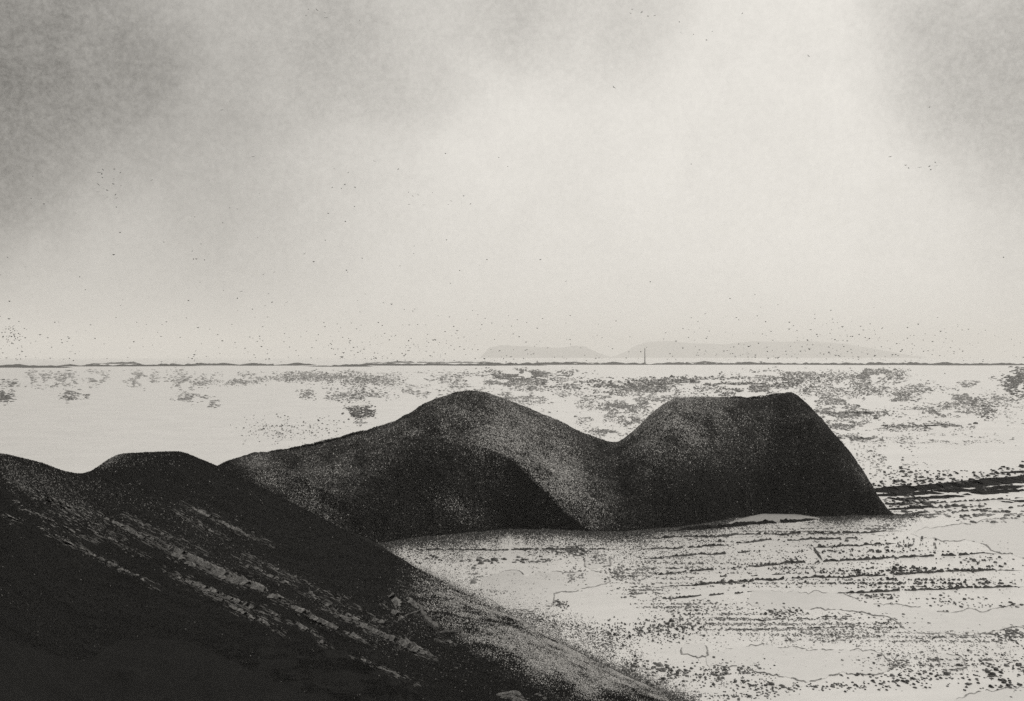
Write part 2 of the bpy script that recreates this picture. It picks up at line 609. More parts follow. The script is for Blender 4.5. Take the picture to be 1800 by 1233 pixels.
shoreish = shore_w * np.exp(-(below / 80) ** 2) > 0.25
tone = np.where(is_pale, rng.uniform(0.12, 0.36, n) + 0.5 * shoreish * rng.uniform(0, 1, n), rng.uniform(0.006, 0.02, n))
sz = P[:, 1] / 190.0
size = np.where(is_pale, rng.uniform(0.06, 0.15, n), rng.uniform(0.07, 0.15, n)) * sz
ok = okk
grains('scrub', P[ok], size[ok], tone[ok], M_grain, hillside, 0.8, 2)

# waterline fringe of shingle under the headland and along the shore
n = 95000
PXg = rng.uniform(655, 1640, n)
toe_py = np.interp(PXg, TOE[:, 0], TOE[:, 1])
spread = np.interp(PXg, [655, 700, 800, 1000, 1060, 1200, 1400, 1575, 1640], [7, 13, 17, 17, 12, 9, 7, 8, 4])
spread = spread * np.clip(1 + 1.3 * fbm(PXg / 45, np.full(n, 2.2), 88, 3), 0.3, 2)
close = rng.uniform(0, 1, n) < 0.55
PYg = toe_py + rng.exponential(1, n) * np.where(close, spread * 0.5, spread * 1.15) - 1.5
keep = rng.uniform(0, 1, n) < np.interp(PXg, [1500, 1640], [1, 0])
keep &= ~((PXg > 1290) & (PXg < 1440) & (PYg < 918) & (rng.uniform(0, 1, n) < 0.7))
PXg, PYg, close = PXg[keep], PYg[keep], close[keep]
n = len(PXg)
P = on_sea(PXg, PYg, 0.0)
tone = np.where(rng.uniform(0, 1, n) < np.where(close, 0.88, 0.66), rng.uniform(0.01, 0.05, n), rng.uniform(0.1, 0.45, n))
grains('shingle', P, np.where(close, rng.uniform(0.08, 0.19, n), rng.uniform(0.05, 0.13, n)), tone, M_pebble, head, 0.9, 3)
n = 26000
PXg = rng.uniform(668, 1230, n)
e_py = np.interp(PXg, FG[:, 0], FG[:, 1])
spread = np.interp(PXg, [668, 740, 820, 900, 1000, 1100, 1230], [3, 5, 12, 15, 12, 8, 6]) * np.clip(1 + 1.5 * fbm(PXg / 40, np.full(n, 5.2), 89, 3), 0.25, 2.2)
PYg = e_py - rng.exponential(1, n) * spread + 3
P = on_sea(PXg, PYg, 0.0)
tone = np.where(rng.uniform(0, 1, n) < 0.7, rng.uniform(0.01, 0.05, n), rng.uniform(0.1, 0.4, n))
grains('shingle', P, rng.uniform(0.03, 0.09, n), tone, M_pebble, hillside, 0.9, 4)


# ------------------------------------------------------------------ ribbons: rough broken ridges
def ribbon_mesh(path, half, height, seed=0, gap=0.0, rough=0.6, freq=1.0, lift=0.0):
    """path (n,3): a rough low ridge with uneven edges; where it pinches out it is broken"""
    path = np.asarray(path, float)
    n = len(path)
    tan = np.gradient(path, axis=0)
    tan[:, 2] = 0
    tan /= np.maximum(np.linalg.norm(tan, axis=1, keepdims=True), 1e-9)
    nor = np.stack([-tan[:, 1], tan[:, 0], np.zeros(n)], -1)
    s = np.arange(n) * freq
    w = 1 + rough * 2 * fbm(s * 0.35, np.full(n, 0.5), seed, 3)
    w2 = 1 + rough * 2 * fbm(s * 0.35, np.full(n, 9.5), seed + 5, 3)
    alive = (fbm(s * 0.13, np.full(n, 3.3), seed + 9, 3) + 0.5) > gap
    taper = np.clip(np.minimum(np.arange(n), np.arange(n)[::-1]) / max(n * 0.12, 2), 0.05, 1)
    w = np.clip(w, 0.12, 2.4) * taper * alive
    w2 = np.clip(w2, 0.12, 2.4) * taper * alive
    h = height * np.clip(1 + rough * 2 * fbm(s * 0.5, np.full(n, 1.7), seed + 13, 3), 0.15, 2) * taper * alive
    V = np.zeros((n, 3, 3))
    V[:, 0] = path + nor * (half * w)[:, None]
    V[:, 1] = path + np.array([0, 0, 1.0]) * h[:, None]
    V[:, 2] = path - nor * (half * w2)[:, None]
    V[:, 0, 2] -= 0.01 - lift; V[:, 2, 2] -= 0.01 - lift
    V[:, 1, 2] += lift
    F = []
    for i in range(n - 1):
        if alive[i] and alive[i + 1]:
            a = i * 3
            F += [(a, a + 3, a + 4, a + 1), (a + 1, a + 4, a + 5, a + 2)]
    return V.reshape(-1, 3), F


def px_path(pts, step=3.0, wob=0.0, seed=0):
    pts = np.asarray(pts, float)
    seg = np.r_[0, np.cumsum(np.hypot(*np.diff(pts, axis=0).T))]
    u = np.linspace(0, seg[-1], max(int(seg[-1] / step), 6))
    x = np.interp(u, seg, pts[:, 0]); y = np.interp(u, seg, pts[:, 1])
    if wob:
        y = y + wob * 2 * fbm(u / 26.0, np.full(len(u), 0.3), seed, 4, 0.6)
        x = x + wob * 1.2 * fbm(u / 22.0, np.full(len(u), 7.3), seed + 3, 3)
    return x, y


# strata showing on the near hillside
STRATA = [((18, 846), (140, 903), 5, .30), ((60, 872), (200, 940), 4, .38), ((165, 903), (300, 972), 4, .30), ((232, 914), (350, 968), 3, .40),
          ((292, 962), (402, 1012), 7, .10), ((300, 975), (345, 998), 6, .2), ((345, 990), (440, 1028), 8, .05), ((362, 1004), (425, 1030), 7, .1), ((410, 1015), (500, 1058), 9, .12),
          ((300, 1010), (400, 1056), 4, .28), ((330, 1020), (470, 1082), 5, .22), ((350, 1038), (482, 1106), 4, .28), ((425, 990), (560, 1052), 4, .36),
          ((500, 1062), (640, 1128), 6, .26), ((550, 1050), (650, 1105), 5, .30), ((590, 1080), (750, 1152), 5, .30), ((655, 1112), (752, 1152), 8, .22),
          ((332, 894), (432, 940), 5, .14), ((312, 902), (390, 945), 3, .4), ((425, 940), (475, 958), 3, .35), ((78, 934), (150, 972), 4, .28), ((140, 964), (262, 1026), 3, .22),
          ((10, 909), (34, 921), 3, .1), ((40, 895), (150, 948), 3, .42), ((450, 985), (610, 1060), 3, .40), ((630, 1158), (725, 1200), 3, .35),
          ((560, 1128), (582, 1140), 5, .1), ((240, 935), (420, 1015), 3, .40), ((100, 905), (240, 970), 3, .44), ((470, 1075), (560, 1118), 4, .36), ((676, 1062), (708, 1092), 6, .2), ((688, 1044), (702, 1068), 7, .15), ((654, 1088), (684, 1102), 6, .2), ((700, 1122), (752, 1152), 7, .2), ((712, 1050), (736, 1074), 4, .2), ((770, 1122), (800, 1134), 4, .3)]
for i, (a_, b_, thick, gap) in enumerate(STRATA):
    x, y = px_path([a_, b_], 2.0, 2.0, 300 + i)
    hp, ok = fg_hit(x, y)
    hp = hp[ok]
    if len(hp) < 6:
        continue
    # smooth the track so that the ledge lies along the slope
    ker = np.ones(7) / 7
    pad = np.pad(hp, ((3, 3), (0, 0)), mode='edge')
    sm = np.stack([np.convolve(pad[:, k], ker, 'valid') for k in range(3)], -1)
    sm[:, 2] = fg_height(sm[:, 0], sm[:, 1]) + 0.08
    dist = sm[:, 1].mean()
    v_, f_ = ribbon_mesh(sm, thick * dist / FPX * 1.0, thick * dist / FPX * 0.6, 500 + i, gap + 0.16, 0.95, 2.4)
    if f_:
        mesh_obj('rock_ledge', v_, f_, M_ledge, hillside)

# thin flakes of the same beds scattered along them
sv_, sf_, st_ = [], [], []
r = np.random.default_rng(44)
for i, (a_, b_, thick, gap) in enumerate(STRATA):
    a_ = np.array(a_, float); b_ = np.array(b_, float)
    ln = np.hypot(*(b_ - a_))
    m = int(ln * 0.9)
    k_ = r.uniform(-0.15, 1.15, m)[:, None]
    dirp = (b_ - a_) / ln
    c_ = a_ + (b_ - a_) * k_ + np.array([-dirp[1], dirp[0]]) * r.normal(0, 4.0, m)[:, None]
    half = r.gamma(1.6, 2.2, m)[:, None] + 0.8
    A, ok1 = fg_hit(*(c_ - dirp * half).T)
    B, ok2 = fg_hit(*(c_ + dirp * half).T)
    C, ok3 = fg_hit(*c_.T)
    okx = ok1 & ok2 & ok3 & (np.abs(A[:, 1] - B[:, 1]) < 14)
    A, B, C = A[okx], B[okx], C[okx]
    w = r.uniform(0.5, 1.5, len(A)) * C[:, 1] / FPX
    for q in range(len(A)):
        n0 = len(sv_)
        t_ = B[q] - A[q]; t_ = t_ / max(np.linalg.norm(t_), 1e-6)
        s_ = np.array([-t_[1], t_[0], 0]) * w[q]
        sv_ += [A[q], C[q] + s_, B[q], C[q] - s_, C[q] + np.array([0, 0, w[q] * 1.6])]
        sf_ += [(n0, n0 + 4, n0 + 1), (n0 + 1, n0 + 4, n0 + 2), (n0 + 2, n0 + 4, n0 + 3), (n0 + 3, n0 + 4, n0)]
        st_ += [r.uniform(0.03, 0.2)] * 5
fk = mesh_obj('rock_flakes', np.array(sv_), np.array(sf_), M_grain, hillside, tone=st_)
fk['kind'] = 'stuff'

# ------------------------------------------------------------------ ripples on the sea
LINES = [  # (points, thickness px, broken-ness, wobble)
    ([(715, 968), (900, 967), (1100, 966)], 3.0, .10, 1.0),
    ([(1120, 948), (1280, 942), (1440, 938), (1590, 936)], 3.5, .15, 2.0),
    ([(1110, 965), (1200, 963), (1340, 952), (1560, 944)], 3.5, .25, 2.0),
    ([(1125, 984), (1200, 978), (1345, 968)], 3.5, .15, 1.5),
    ([(1430, 963), (1500, 960), (1575, 956)], 3.5, .2, 1.0),
    ([(1280, 998), (1400, 990), (1500, 984), (1640, 978), (1760, 972)], 4.0, .12, 1.5),
    ([(1140, 1012), (1280, 999)], 3.5, .2, 1.5),
    ([(1150, 1033), (1340, 1020), (1540, 1012), (1680, 1005), (1800, 1001)], 4.0, .12, 1.5),
    ([(1460, 1044), (1600, 1038), (1720, 1034), (1805, 1031)], 4.0, .10, 1.0),
    ([(1130, 1056), (1250, 1046), (1330, 1040)], 3.0, .35, 1.5),
    ([(1200, 1016), (1320, 1013), (1450, 1006)], 2.5, .40, 1.0),
    ([(1560, 890), (1650, 884), (1805, 876)], 3.0, .2, 1.0),
    ([(1580, 905), (1690, 898), (1805, 892)], 3.0, .4, 1.5),
    ([(1240, 1086), (1340, 1092), (1560, 1078)], 2.0, .35, 2.5),
    ([(1250, 1110), (1400, 1104), (1560, 1100)], 2.0, .45, 2.0),
    ([(1600, 1122), (1700, 1118), (1800, 1112)], 2.0, .4, 2.0),
    ([(860, 1088), (872, 1074), (882, 1066)], 2.6, .0, 0.8),
    ([(818, 1064), (826, 1050), (838, 1042)], 2.6, .0, 0.8),
    ([(1430, 962), (1436, 972), (1446, 986)], 3.5, .0, 1.0),
    ([(1440, 772), (1545, 770)], 3.0, .2, 0.8),
    ([(1180, 677), (1300, 676), (1430, 674)], 2.2, .3, 1.0),
    ([(860, 664), (1010, 661)], 2.0, .35, 0.8),
    ([(1460, 750), (1700, 748)], 2.4, .42, 0.8),
    ([(1440, 728), (1540, 727)], 2.4, .35, 0.8),
]
for i, (pts, thick, gap, wob) in enumerate(LINES):
    x, y = px_path(pts, 2.5, wob, 700 + i)
    wp = on_sea(x, y)
    d = wp[:, 1].mean()
    mpp = d / FPX
    v_, f_ = ribbon_mesh(wp, thick * mpp * 1.0, thick * mpp * 0.75, 800 + i, gap + 0.05, 0.9, 1.4)
    if f_:
        mesh_obj('ripple_line', v_, f_, M_line, sea)

# lumps: choppy wavelets
_dome = []
for k in range(7):
    _dome.append((math.cos(k * 2 * math.pi / 7), math.sin(k * 2 * math.pi / 7), 0.0))
for k in range(7):
    _dome.append((0.72 * math.cos(k * 2 * math.pi / 7 + .2), 0.72 * math.sin(k * 2 * math.pi / 7 + .2), 0.7))
_dome.append((0, 0, 1.0))
_dome = np.array(_dome)
_df = []
for k in range(7):
    q = (k + 1) % 7
    _df += [(k, q, 7 + q), (k, 7 + q, 7 + k), (7 + k, 7 + q, 14)]
_df = np.array(_df)


def lumps(name, pos, wx, wy, h, tone, parent, mat=None, seed=0):
    r = np.random.default_rng(seed)
    n = len(pos)
    V = np.repeat(_dome[None], n, 0)
    V = V * r.uniform(0.7, 1.2, (n, 15, 1))
    V[:, :, 0] *= wx[:, None]; V[:, :, 1] *= wy[:, None]; V[:, :, 2] *= h[:, None]
    V[:, :7, 2] = -0.02
    V += pos[:, None, :]
    F = (np.arange(n)[:, None, None] * 15 + _df[None]).reshape(-1, 3)
    o = mesh_obj(name, V.reshape(-1, 3), F, mat or M_wave, parent, tone=np.repeat(tone, 15), smooth_shade=True)
    o['kind'] = 'stuff'
    return o


def patch(cx, cy, rx, ry, n, wpx, hpx, lo, hi, seed, white=0.0, rows=0.0, thr=0.0, deg=0.0):
    """one patch of choppy water; sizes in photograph pixels at its distance"""
    if cy < 800:
        n = int(n * 3.2); wpx *= 0.52; hpx *= 0.5; lo += 0.04; hi += 0.10; rows *= 1.0
    elif cy > 930:
        thr -= 0.25; wpx *= 0.72; n = int(n * 1.7)
    r = np.random.default_rng(seed)
    u = r.normal(0, 0.55, n * 4); v = r.normal(0, 0.55, n * 4)
    c, s = math.cos(math.radians(deg)), math.sin(math.radians(deg))
    px = cx + u * rx * c - v * ry * s; py = cy + u * rx * s + v * ry * c
    if rows:
        py = np.round(py / rows) * rows + r.normal(0, rows * (0.36 if cy < 800 else 0.18), len(py))
    cl = fbm(px / (rx * 0.22 + 8), py / (ry * 0.4 + 3), seed, 3)
    k = (cl > thr) & (np.abs(u) < 1.3) & (np.abs(v) < 1.3) & (py > 645)
    px, py = px[k][:n], py[k][:n]
    P = on_sea(px, py)
    mpp = P[:, 1] / FPX
    m = len(P)
    sc_ = np.exp(r.normal(0, 0.35, m))
    w = wpx * mpp * sc_ * 0.5
    h = hpx * mpp * sc_ * r.uniform(0.6, 1.3, m)
    tone = np.where(r.uniform(0, 1, m) < white, 0.75, r.uniform(lo, hi, m))
    near = np.clip((P[:, 1] - 130) / 500, 0, 1)          # low and long close by, short and steep far out
    deep = 1.7 * (1 - near) + 0.9 * near
    h = h * (0.30 + 0.45 * near)
    w = w * (0.85 + 0.35 * near)
    return lumps('ripple_patch', P, w, w * deep, h, tone, sea, None, seed)


PATCHES = [
    # far sea, right half
    (930, 662, 90, 12, 420, 5, 3, .03, .22, 0, 3.5, 0.0), (900, 672, 120, 16, 300, 5, 2.5, .08, .30, 0, 4, -.05), (880, 690, 90, 20, 250, 5, 2.5, .15, .4, 0, 5, 0),
    (1080, 680, 120, 8, 320, 4.5, 3, .03, .20, .1, 4, -.1), (1250, 674, 190, 8, 650, 5, 4, .02, .15, .2, 5, -.15), (1390, 662, 100, 10, 350, 4.5, 3, .03, .2, .2, 4, -.1),
    (1320, 688, 90, 12, 330, 4, 3, .05, .25, .05, 4, -.1), (1530, 660, 55, 14, 260, 5, 3, .03, .22, .1, 4, -.1), (1520, 678, 110, 22, 600, 4, 2.5, .06, .3, .05, 4.5, -.05),
    (1560, 705, 170, 20, 650, 4, 2.5, .1, .35, 0, 5, 0), (1480, 728, 80, 10, 300, 5, 3, .06, .28, .05, 6, -.05), (1500, 750, 110, 8, 260, 5, 3, .05, .3, .05, 6, 0), (1640, 749, 70, 7, 140, 5, 3, .08, .3, 0, 6, 0),
    (1500, 771, 50, 6, 160, 5, 2.5, .03, .2, .1, 4, -.1), (1650, 725, 70, 8, 120, 5, 3, .15, .35, 0, 6, 0), (1700, 690, 90, 25, 300, 5, 2.5, .12, .38, 0, 5, .05),
    (1790, 670, 25, 26, 260, 6, 3, .01, .1, 0, 4, -.2), (1735, 725, 14, 14, 60, 5, 3, .04, .2, 0, 4, -.2), (1710, 705, 30, 9, 70, 5, 3, .1, .3, 0, 5, -.1), (1650, 774, 120, 10, 110, 4.5, 2.5, .1, .35, 0, 5, .05),
    (1120, 700, 110, 20, 420, 4, 2.5, .08, .35, 0, 5, 0), (1060, 730, 80, 20, 260, 4, 2.5, .12, .4, 0, 5, .05), (1100, 715, 40, 10, 140, 5, 3, .08, .3, 0, 5, -.1), (1070, 760, 40, 7, 110, 5, 2.5, .05, .25, 0, 5, -.1), (1110, 742, 22, 8, 70, 5, 3, .1, .3, 0, 5, -.1),
    (1160, 690, 60, 18, 250, 4, 2.5, .1, .35, 0, 5, -.05), (960, 700, 80, 20, 160, 4.5, 2.5, .15, .4, 0, 5, 0), (1780, 720, 40, 30, 60, 4, 2, .2, .4, 0, 5, 0),
    (1560, 800, 60, 30, 260, 3, 2, .15, .45, 0, 0, 0), (1600, 835, 70, 12, 130, 4, 3, .02, .15, 0, 0, -.1), 
    # far sea, left half
    (560, 664, 110, 9, 420, 4, 2.5, .1, .35, 0, 3.5, -.2), (640, 672, 60, 10, 240, 4.5, 2.5, .08, .3, .05, 3.5, -.2), (420, 668, 40, 10, 150, 4, 2.5, .15, .38, 0, 4, -.1),
    (630, 695, 50, 11, 200, 5, 2.5, .06, .25, .1, 4, -.3), (632, 725, 24, 8, 230, 6, 4, .01, .1, .2, 4, -.3), (633, 742, 10, 6, 26, 4, 2.5, .08, .25, 0, 4, -.3), (540, 694, 15, 7, 45, 5, 2.5, .1, .3, 0, 4, -.3),
    (350, 704, 32, 9, 70, 7, 2, .08, .3, 0, 4.5, -.2, 12), (315, 702, 14, 3, 18, 6, 2, .15, .35, 0, 0, -.3), (122, 696, 16, 9, 48, 7, 2.5, .06, .25, 0, 4.5, -.3), (152, 697, 5, 4, 10, 5, 2.5, .1, .3, 0, 0, -.4),
    (8, 697, 14, 11, 60, 8, 3, .02, .12, 0, 4.5, -.3), (18, 674, 20, 6, 28, 7, 2.5, .08, .3, 0, 4, -.2), (55, 665, 10, 16, 40, 5, 2.5, .18, .4, 0, 4, -.2), (90, 668, 22, 14, 50, 6, 2.5, .18, .42, 0, 4, -.1), (118, 668, 18, 14, 50, 6, 2.5, .15, .38, 0, 4, -.1),
    (170, 665, 20, 14, 50, 6, 2.5, .22, .45, 0, 4, -.1), (250, 665, 26, 14, 80, 6, 2.5, .2, .42, 0, 4, -.1), (325, 668, 28, 16, 100, 6, 2.5, .18, .4, 0, 4, -.1), (360, 670, 14, 10, 40, 6, 2.5, .15, .38, 0, 4, -.1), (600, 660, 100, 6, 120, 5, 2, .2, .42, 0, 4, 0), (760, 670, 90, 14, 130, 5, 2, .2, .42, 0, 4, .05), (730, 690, 60, 10, 70, 5, 2, .2, .42, 0, 4, .05), (590, 700, 20, 4, 20, 5, 2, .1, .3, 0, 0, -.2),
    # bay in front of the headland
    (1180, 1000, 90, 40, 420, 4, 3.0, .05, .30, 0, 9, 0), (1350, 1000, 160, 14, 220, 4, 4, .03, .2, 0, 8, 0), (1250, 950, 160, 14, 170, 4, 3.5, .03, .2, 0, 8, 0), (1500, 970, 150, 16, 120, 5, 5, .02, .15, 0, 10, 0),
    (1550, 1004, 130, 5, 110, 5, 6, .02, .12, 0, 4, -.1), (1600, 1026, 150, 7, 170, 5, 5, .02, .14, 0, 6, -.1), (1400, 1026, 180, 7, 220, 4, 3.5, .05, .25, 0, 6, -.1), (1700, 1026, 70, 8, 60, 6, 6, .02, .12, 0, 6, -.1),
    (1640, 1060, 110, 12, 60, 6, 4.5, .02, .15, 0, 0, 0), (1540, 1050, 40, 6, 40, 6, 4, .05, .2, 0, 0, -.1), (1780, 1064, 20, 4, 10, 8, 5, .02, .1, 0, 0, -.3),
    (1280, 1090, 100, 26, 420, 4.5, 3.5, .08, .34, 0, 9, -.05), (1400, 1105, 130, 22, 480, 4.5, 3.0, .10, .36, 0, 9, -.05), (1520, 1095, 90, 12, 160, 5, 3.5, .05, .25, 0, 8, 0), (1500, 1120, 120, 12, 200, 5, 3, .10, .36, 0, 8, 0), (1380, 1080, 36, 12, 60, 6, 5, .03, .2, 0, 0, -.1),
    (1680, 1122, 130, 14, 300, 4.5, 3, .10, .34, 0, 8, -.05), (1780, 1116, 30, 14, 90, 6, 4, .04, .22, 0, 0, -.1), (1660, 1165, 150, 18, 240, 5, 4, .05, .28, 0, 9, 0), (1580, 1165, 60, 16, 130, 5, 4, .06, .28, 0, 0, -.05),
    (1600, 1195, 120, 20, 90, 8, 5, .02, .14, 0, 0, 0), (1760, 1190, 50, 30, 60, 9, 6, .02, .14, 0, 0, 0), (1280, 1185, 70, 22, 260, 5, 4, .03, .2, 0, 0, -.05), (1420, 1208, 120, 8, 90, 7, 4, .03, .16, 0, 0, 0), (1300, 1222, 90, 8, 80, 6, 3, .05, .2, 0, 0, 0),
    (1010, 1110, 90, 26, 900, 3, 2, .02, .2, 0, 0, -.05, 26), (1080, 1140, 70, 30, 420, 3.4, 2.4, .02, .2, 0, 0, -.05, 30), (930, 1085, 50, 10, 240, 3, 2.4, .02, .16, 0, 0, -.1, 14), (1120, 1110, 90, 22, 240, 4.5, 5, .03, .2, 0, 0, 0), (1110, 1180, 14, 20, 40, 5, 6, .03, .18, 0, 0, -.2),
    (1190, 1100, 60, 26, 150, 5, 5, .03, .2, 0, 0, 0), (1160, 1185, 60, 20, 90, 8, 5, .03, .2, 0, 0, 0), (1200, 1065, 80, 10, 200, 4.5, 3, .08, .3, 0, 6, 0), (1130, 1040, 50, 14, 160, 5, 3, .1, .34, 0, 6, 0), (1110, 1010, 40, 12, 120, 5, 3, .1, .32, 0, 6, -.05),
    (760, 985, 60, 8, 30, 7, 5, .02, .14, 0, 0, 0), (850, 986, 40, 6, 26, 7, 5, .03, .16, 0, 0, 0), (930, 986, 50, 5, 36, 7, 4, .04, .2, 0, 0, 0), (990, 970, 60, 12, 190, 5, 3, .03, .2, 0, 0, 0, 0), (1000, 960, 40, 26, 150, 4, 3, .03, .22, 0, 0, 0), (840, 1010, 20, 14, 50, 5, 3, .15, .36, 0, 5, -.1),
    (1050, 985, 18, 8, 60, 5, 4, .08, .3, 0, 0, -.2), (1010, 1012, 20, 14, 60, 5, 3.5, .12, .34, 0, 0, -.1), (1090, 1010, 30, 12, 80, 5, 3.5, .1, .3, 0, 0, -.1), (870, 1040, 30, 6, 30, 5, 3, .15, .35, 0, 0, -.1), (985, 1060, 12, 8, 26, 6, 4, .03, .18, 0, 0, -.2),
    (1690, 895, 110, 16, 170, 5, 4, .03, .2, 0, 9, 0), (1620, 905, 60, 8, 170, 4, 3, .1, .36, 0, 5, -.1), (1600, 885, 50, 10, 130, 5, 4, .02, .15, 0, 0, -.1), (1740, 910, 60, 7, 120, 5, 3.5, .12, .34, 0, 6, -.05), (1400, 935, 130, 8, 260, 4, 3, .08, .3, 0, 5, -.1), (1550, 930, 40, 8, 120, 4, 3, .08, .3, 0, 5, -.1),
    (1680, 1000, 120, 6, 30, 7, 7, .02, .12, 0, 0, 0), (1720, 985, 60, 6, 20, 6, 5, .03, .2, 0, 0, 0), (1590, 960, 60, 14, 40, 4, 8, .1, .3, 0, 0, 0),
    (1300, 975, 200, 30, 420, 3, 2.4, .10, .4, 0, 0, .05), (1600, 1000, 200, 40, 380, 3, 2.4, .10, .4, 0, 0, .1), (1450, 1125, 250, 40, 520, 3.2, 2.2, .12, .42, 0, 0, .1), (1690, 1150, 140, 30, 260, 3.4, 2.4, .10, .4, 0, 0, .05), (1140, 980, 90, 40, 320, 3, 2.2, .08, .36, 0, 0, .05), (960, 1020, 90, 20, 120, 3, 2, .2, .45, 0, 0, .1),
    (530, 755, 90, 26, 70, 4, 3, .04, .2, 0, 0, -.3), (480, 760, 60, 20, 50, 4, 3, .04, .2, 0, 0, -.3),
]
for i, q in enumerate(PATCHES):
    q = list(q) + [0.0] * (13 - len(q))
    cx, cy, rx, ry, n_, wpx, hpx, lo, hi, wh, rows, thr, deg = q
    patch(cx, cy, rx, ry, n_, wpx, hpx, lo, hi, 2000 + i, wh, rows, thr, deg)

# calm slicks, each with a raised grey rim
SLICKS = [
    [(850, 1010), (905, 1000), (930, 1010), (1000, 1003), (1060, 1002), (1075, 1020), (1020, 1035), (975, 1040), (968, 1062), (930, 1072), (890, 1066), (862, 1050), (845, 1030)],
    [(1600, 935), (1700, 918), (1815, 900), (1815, 978), (1750, 970), (1720, 950), (1650, 940)],
    [(1320, 1040), (1480, 1040), (1520, 1062), (1580, 1062), (1680, 1078), (1815, 1062), (1815, 1100), (1740, 1112), (1600, 1118), (1560, 1082), (1440, 1072), (1350, 1080), (1310, 1062)],
    [(1240, 1150), (1320, 1135), (1440, 1142), (1550, 1150), (1570, 1172), (1550, 1186), (1460, 1190), (1420, 1204), (1390, 1196), (1320, 1180), (1245, 1172)],
    [(1205, 1135), (1240, 1130), (1246, 1150), (1225, 1156), (1200, 1150)],
    [(1645, 1150), (1690, 1148), (1700, 1172), (1668, 1180), (1650, 1166)],
    [(1030, 975), (1050, 970), (1070, 975), (1075, 992), (1030, 994)],
    [(1660, 1240), (1700, 1224), (1760, 1212), (1815, 1205), (1815, 1260), (1680, 1260)],
]
for i, poly in enumerate(SLICKS):
    cl = poly + [poly[0]]
    x, y = px_path(cl, 4.0, 4.5, 900 + i)
    k = np.linspace(0, 1, len(x))
    # close the wobbled loop
    x = x + (x[0] - x[-1]) * k; y = y + (y[0] - y[-1]) * k
    P = on_sea(x[:-1], y[:-1], 0.018 + 0.006 * i)
    c = P.mean(0)
    V = np.vstack([P, P * np.array([1, 1, 0]) + np.array([0, 0, -0.05])])
    n_ = len(P)
    F = [tuple(range(n_))] + [(a_, n_ + a_, n_ + (a_ + 1) % n_, (a_ + 1) % n_) for a_ in range(n_)]
    sl = mesh_obj('slick', V, F, M_slick, sea)
    rp = on_sea(x, y, 0.024 + 0.006 * i)
    mpp = rp[:, 1].mean() / FPX
    v_, f_ = ribbon_mesh(rp, 1.6 * mpp, 0.9 * mpp, 950 + i, 0.3, 0.95, 2.0)
    if f_:
        mesh_obj('rim', v_, f_, M_rim, sl)

# ------------------------------------------------------------------ sand spit under the headland
x = np.linspace(1275, 1445, 60)
top = np.interp(x, [1275, 1300, 1340, 1400, 1445], [921, 912, 903, 904, 912])
bot = np.interp(x, [1275, 1320, 1380, 1445], [924, 922, 918, 913])
V = []
for j, w in enumerate(np.linspace(0, 1, 7)):
    py = top * (1 - w) + bot * w + 0.6 * fbm(x / 12, np.full(len(x), j * .3), 5, 3)
    pz = 0.5 * math.sin(math.pi * w) * np.sin(np.linspace(0, math.pi, len(x))) ** 0.5 - 0.02
    V.append(on_sea(x, py) * np.array([1, 1, 0]) + np.stack([0 * x, 0 * x, pz], -1))
spit = mesh_obj('sand_spit', np.array(V), grid_faces(7, 60), M_sand, smooth_shade=True)
tag(spit, 'small grey sand spit at the foot of the headland', kind='structure')
xs, ys = px_path([(1180, 934), (1230, 930), (1282, 925), (1330, 920), (1390, 917), (1440, 912)], 2, 0.6, 61)
v_, f_ = ribbon_mesh(on_sea(xs, ys, 0.02), 1.1, 0.42, 62, 0.0, 0.6)
mesh_obj('weed_line', v_, f_, M_reef, spit)

# ------------------------------------------------------------------ low black reef off the point
reef = empty('reef', tuple(on_sea(1680, 856)))
REEF = [([(1520, 866), (1600, 861), (1700, 853), (1810, 842)], 10, .06, 1.5), ([(1530, 872), (1640, 866), (1720, 862), (1810, 853)], 6, .10, 1.2),
        ([(1600, 857), (1700, 850), (1810, 838)], 7, .22, 2.0), ([(1545, 880), (1620, 876), (1700, 872)], 5, .15, 1.2), ([(1555, 888), (1600, 886), (1650, 882)], 5, .15, 1.0),
        ([(1560, 896), (1600, 893), (1640, 889)], 4, .2, 1.0), ([(1690, 870), (1760, 864), (1810, 862)], 5, .2, 1.2), ([(1760, 832), (1810, 828)], 5, .3, 1.5), ([(1540, 862), (1600, 855)], 5, .3, 1.5),
        ([(1760, 884), (1810, 879)], 4, .2, 1.0)]
for i, (pts, thick, gap, wob) in enumerate(REEF):
    x, y = px_path(pts, 2.0, wob, 1100 + i)
    wp = on_sea(x, y)
    mpp = wp[:, 1].mean() / FPX
    v_, f_ = ribbon_mesh(wp, thick * mpp * 3.2, thick * mpp * 0.40, 1150 + i, gap, 0.75, 0.8)
    v_ = v_ - np.array(reef.location)
    mesh_obj('ledge', v_, f_, M_reef, reef)
r = np.random.default_rng(99)
m = 420
px = r.uniform(1525, 1805, m)
py = 866 - (px - 1530) * 0.088 - 6 + r.normal(0, 9, m)
P = on_sea(px, py)
mpp = P[:, 1] / FPX
s_ = np.exp(r.normal(0, .4, m))
lumps('loose_rocks', P - np.array(reef.location), 2.2 * mpp * s_, 4 * mpp * s_, 1.6 * mpp * s_, r.uniform(.01, .05, m), reef, None, 98)
tag(reef, 'low black streaky reef running from the headland tip to the right', 'reef')

# ------------------------------------------------------------------ shoal along the horizon, islands, beacon


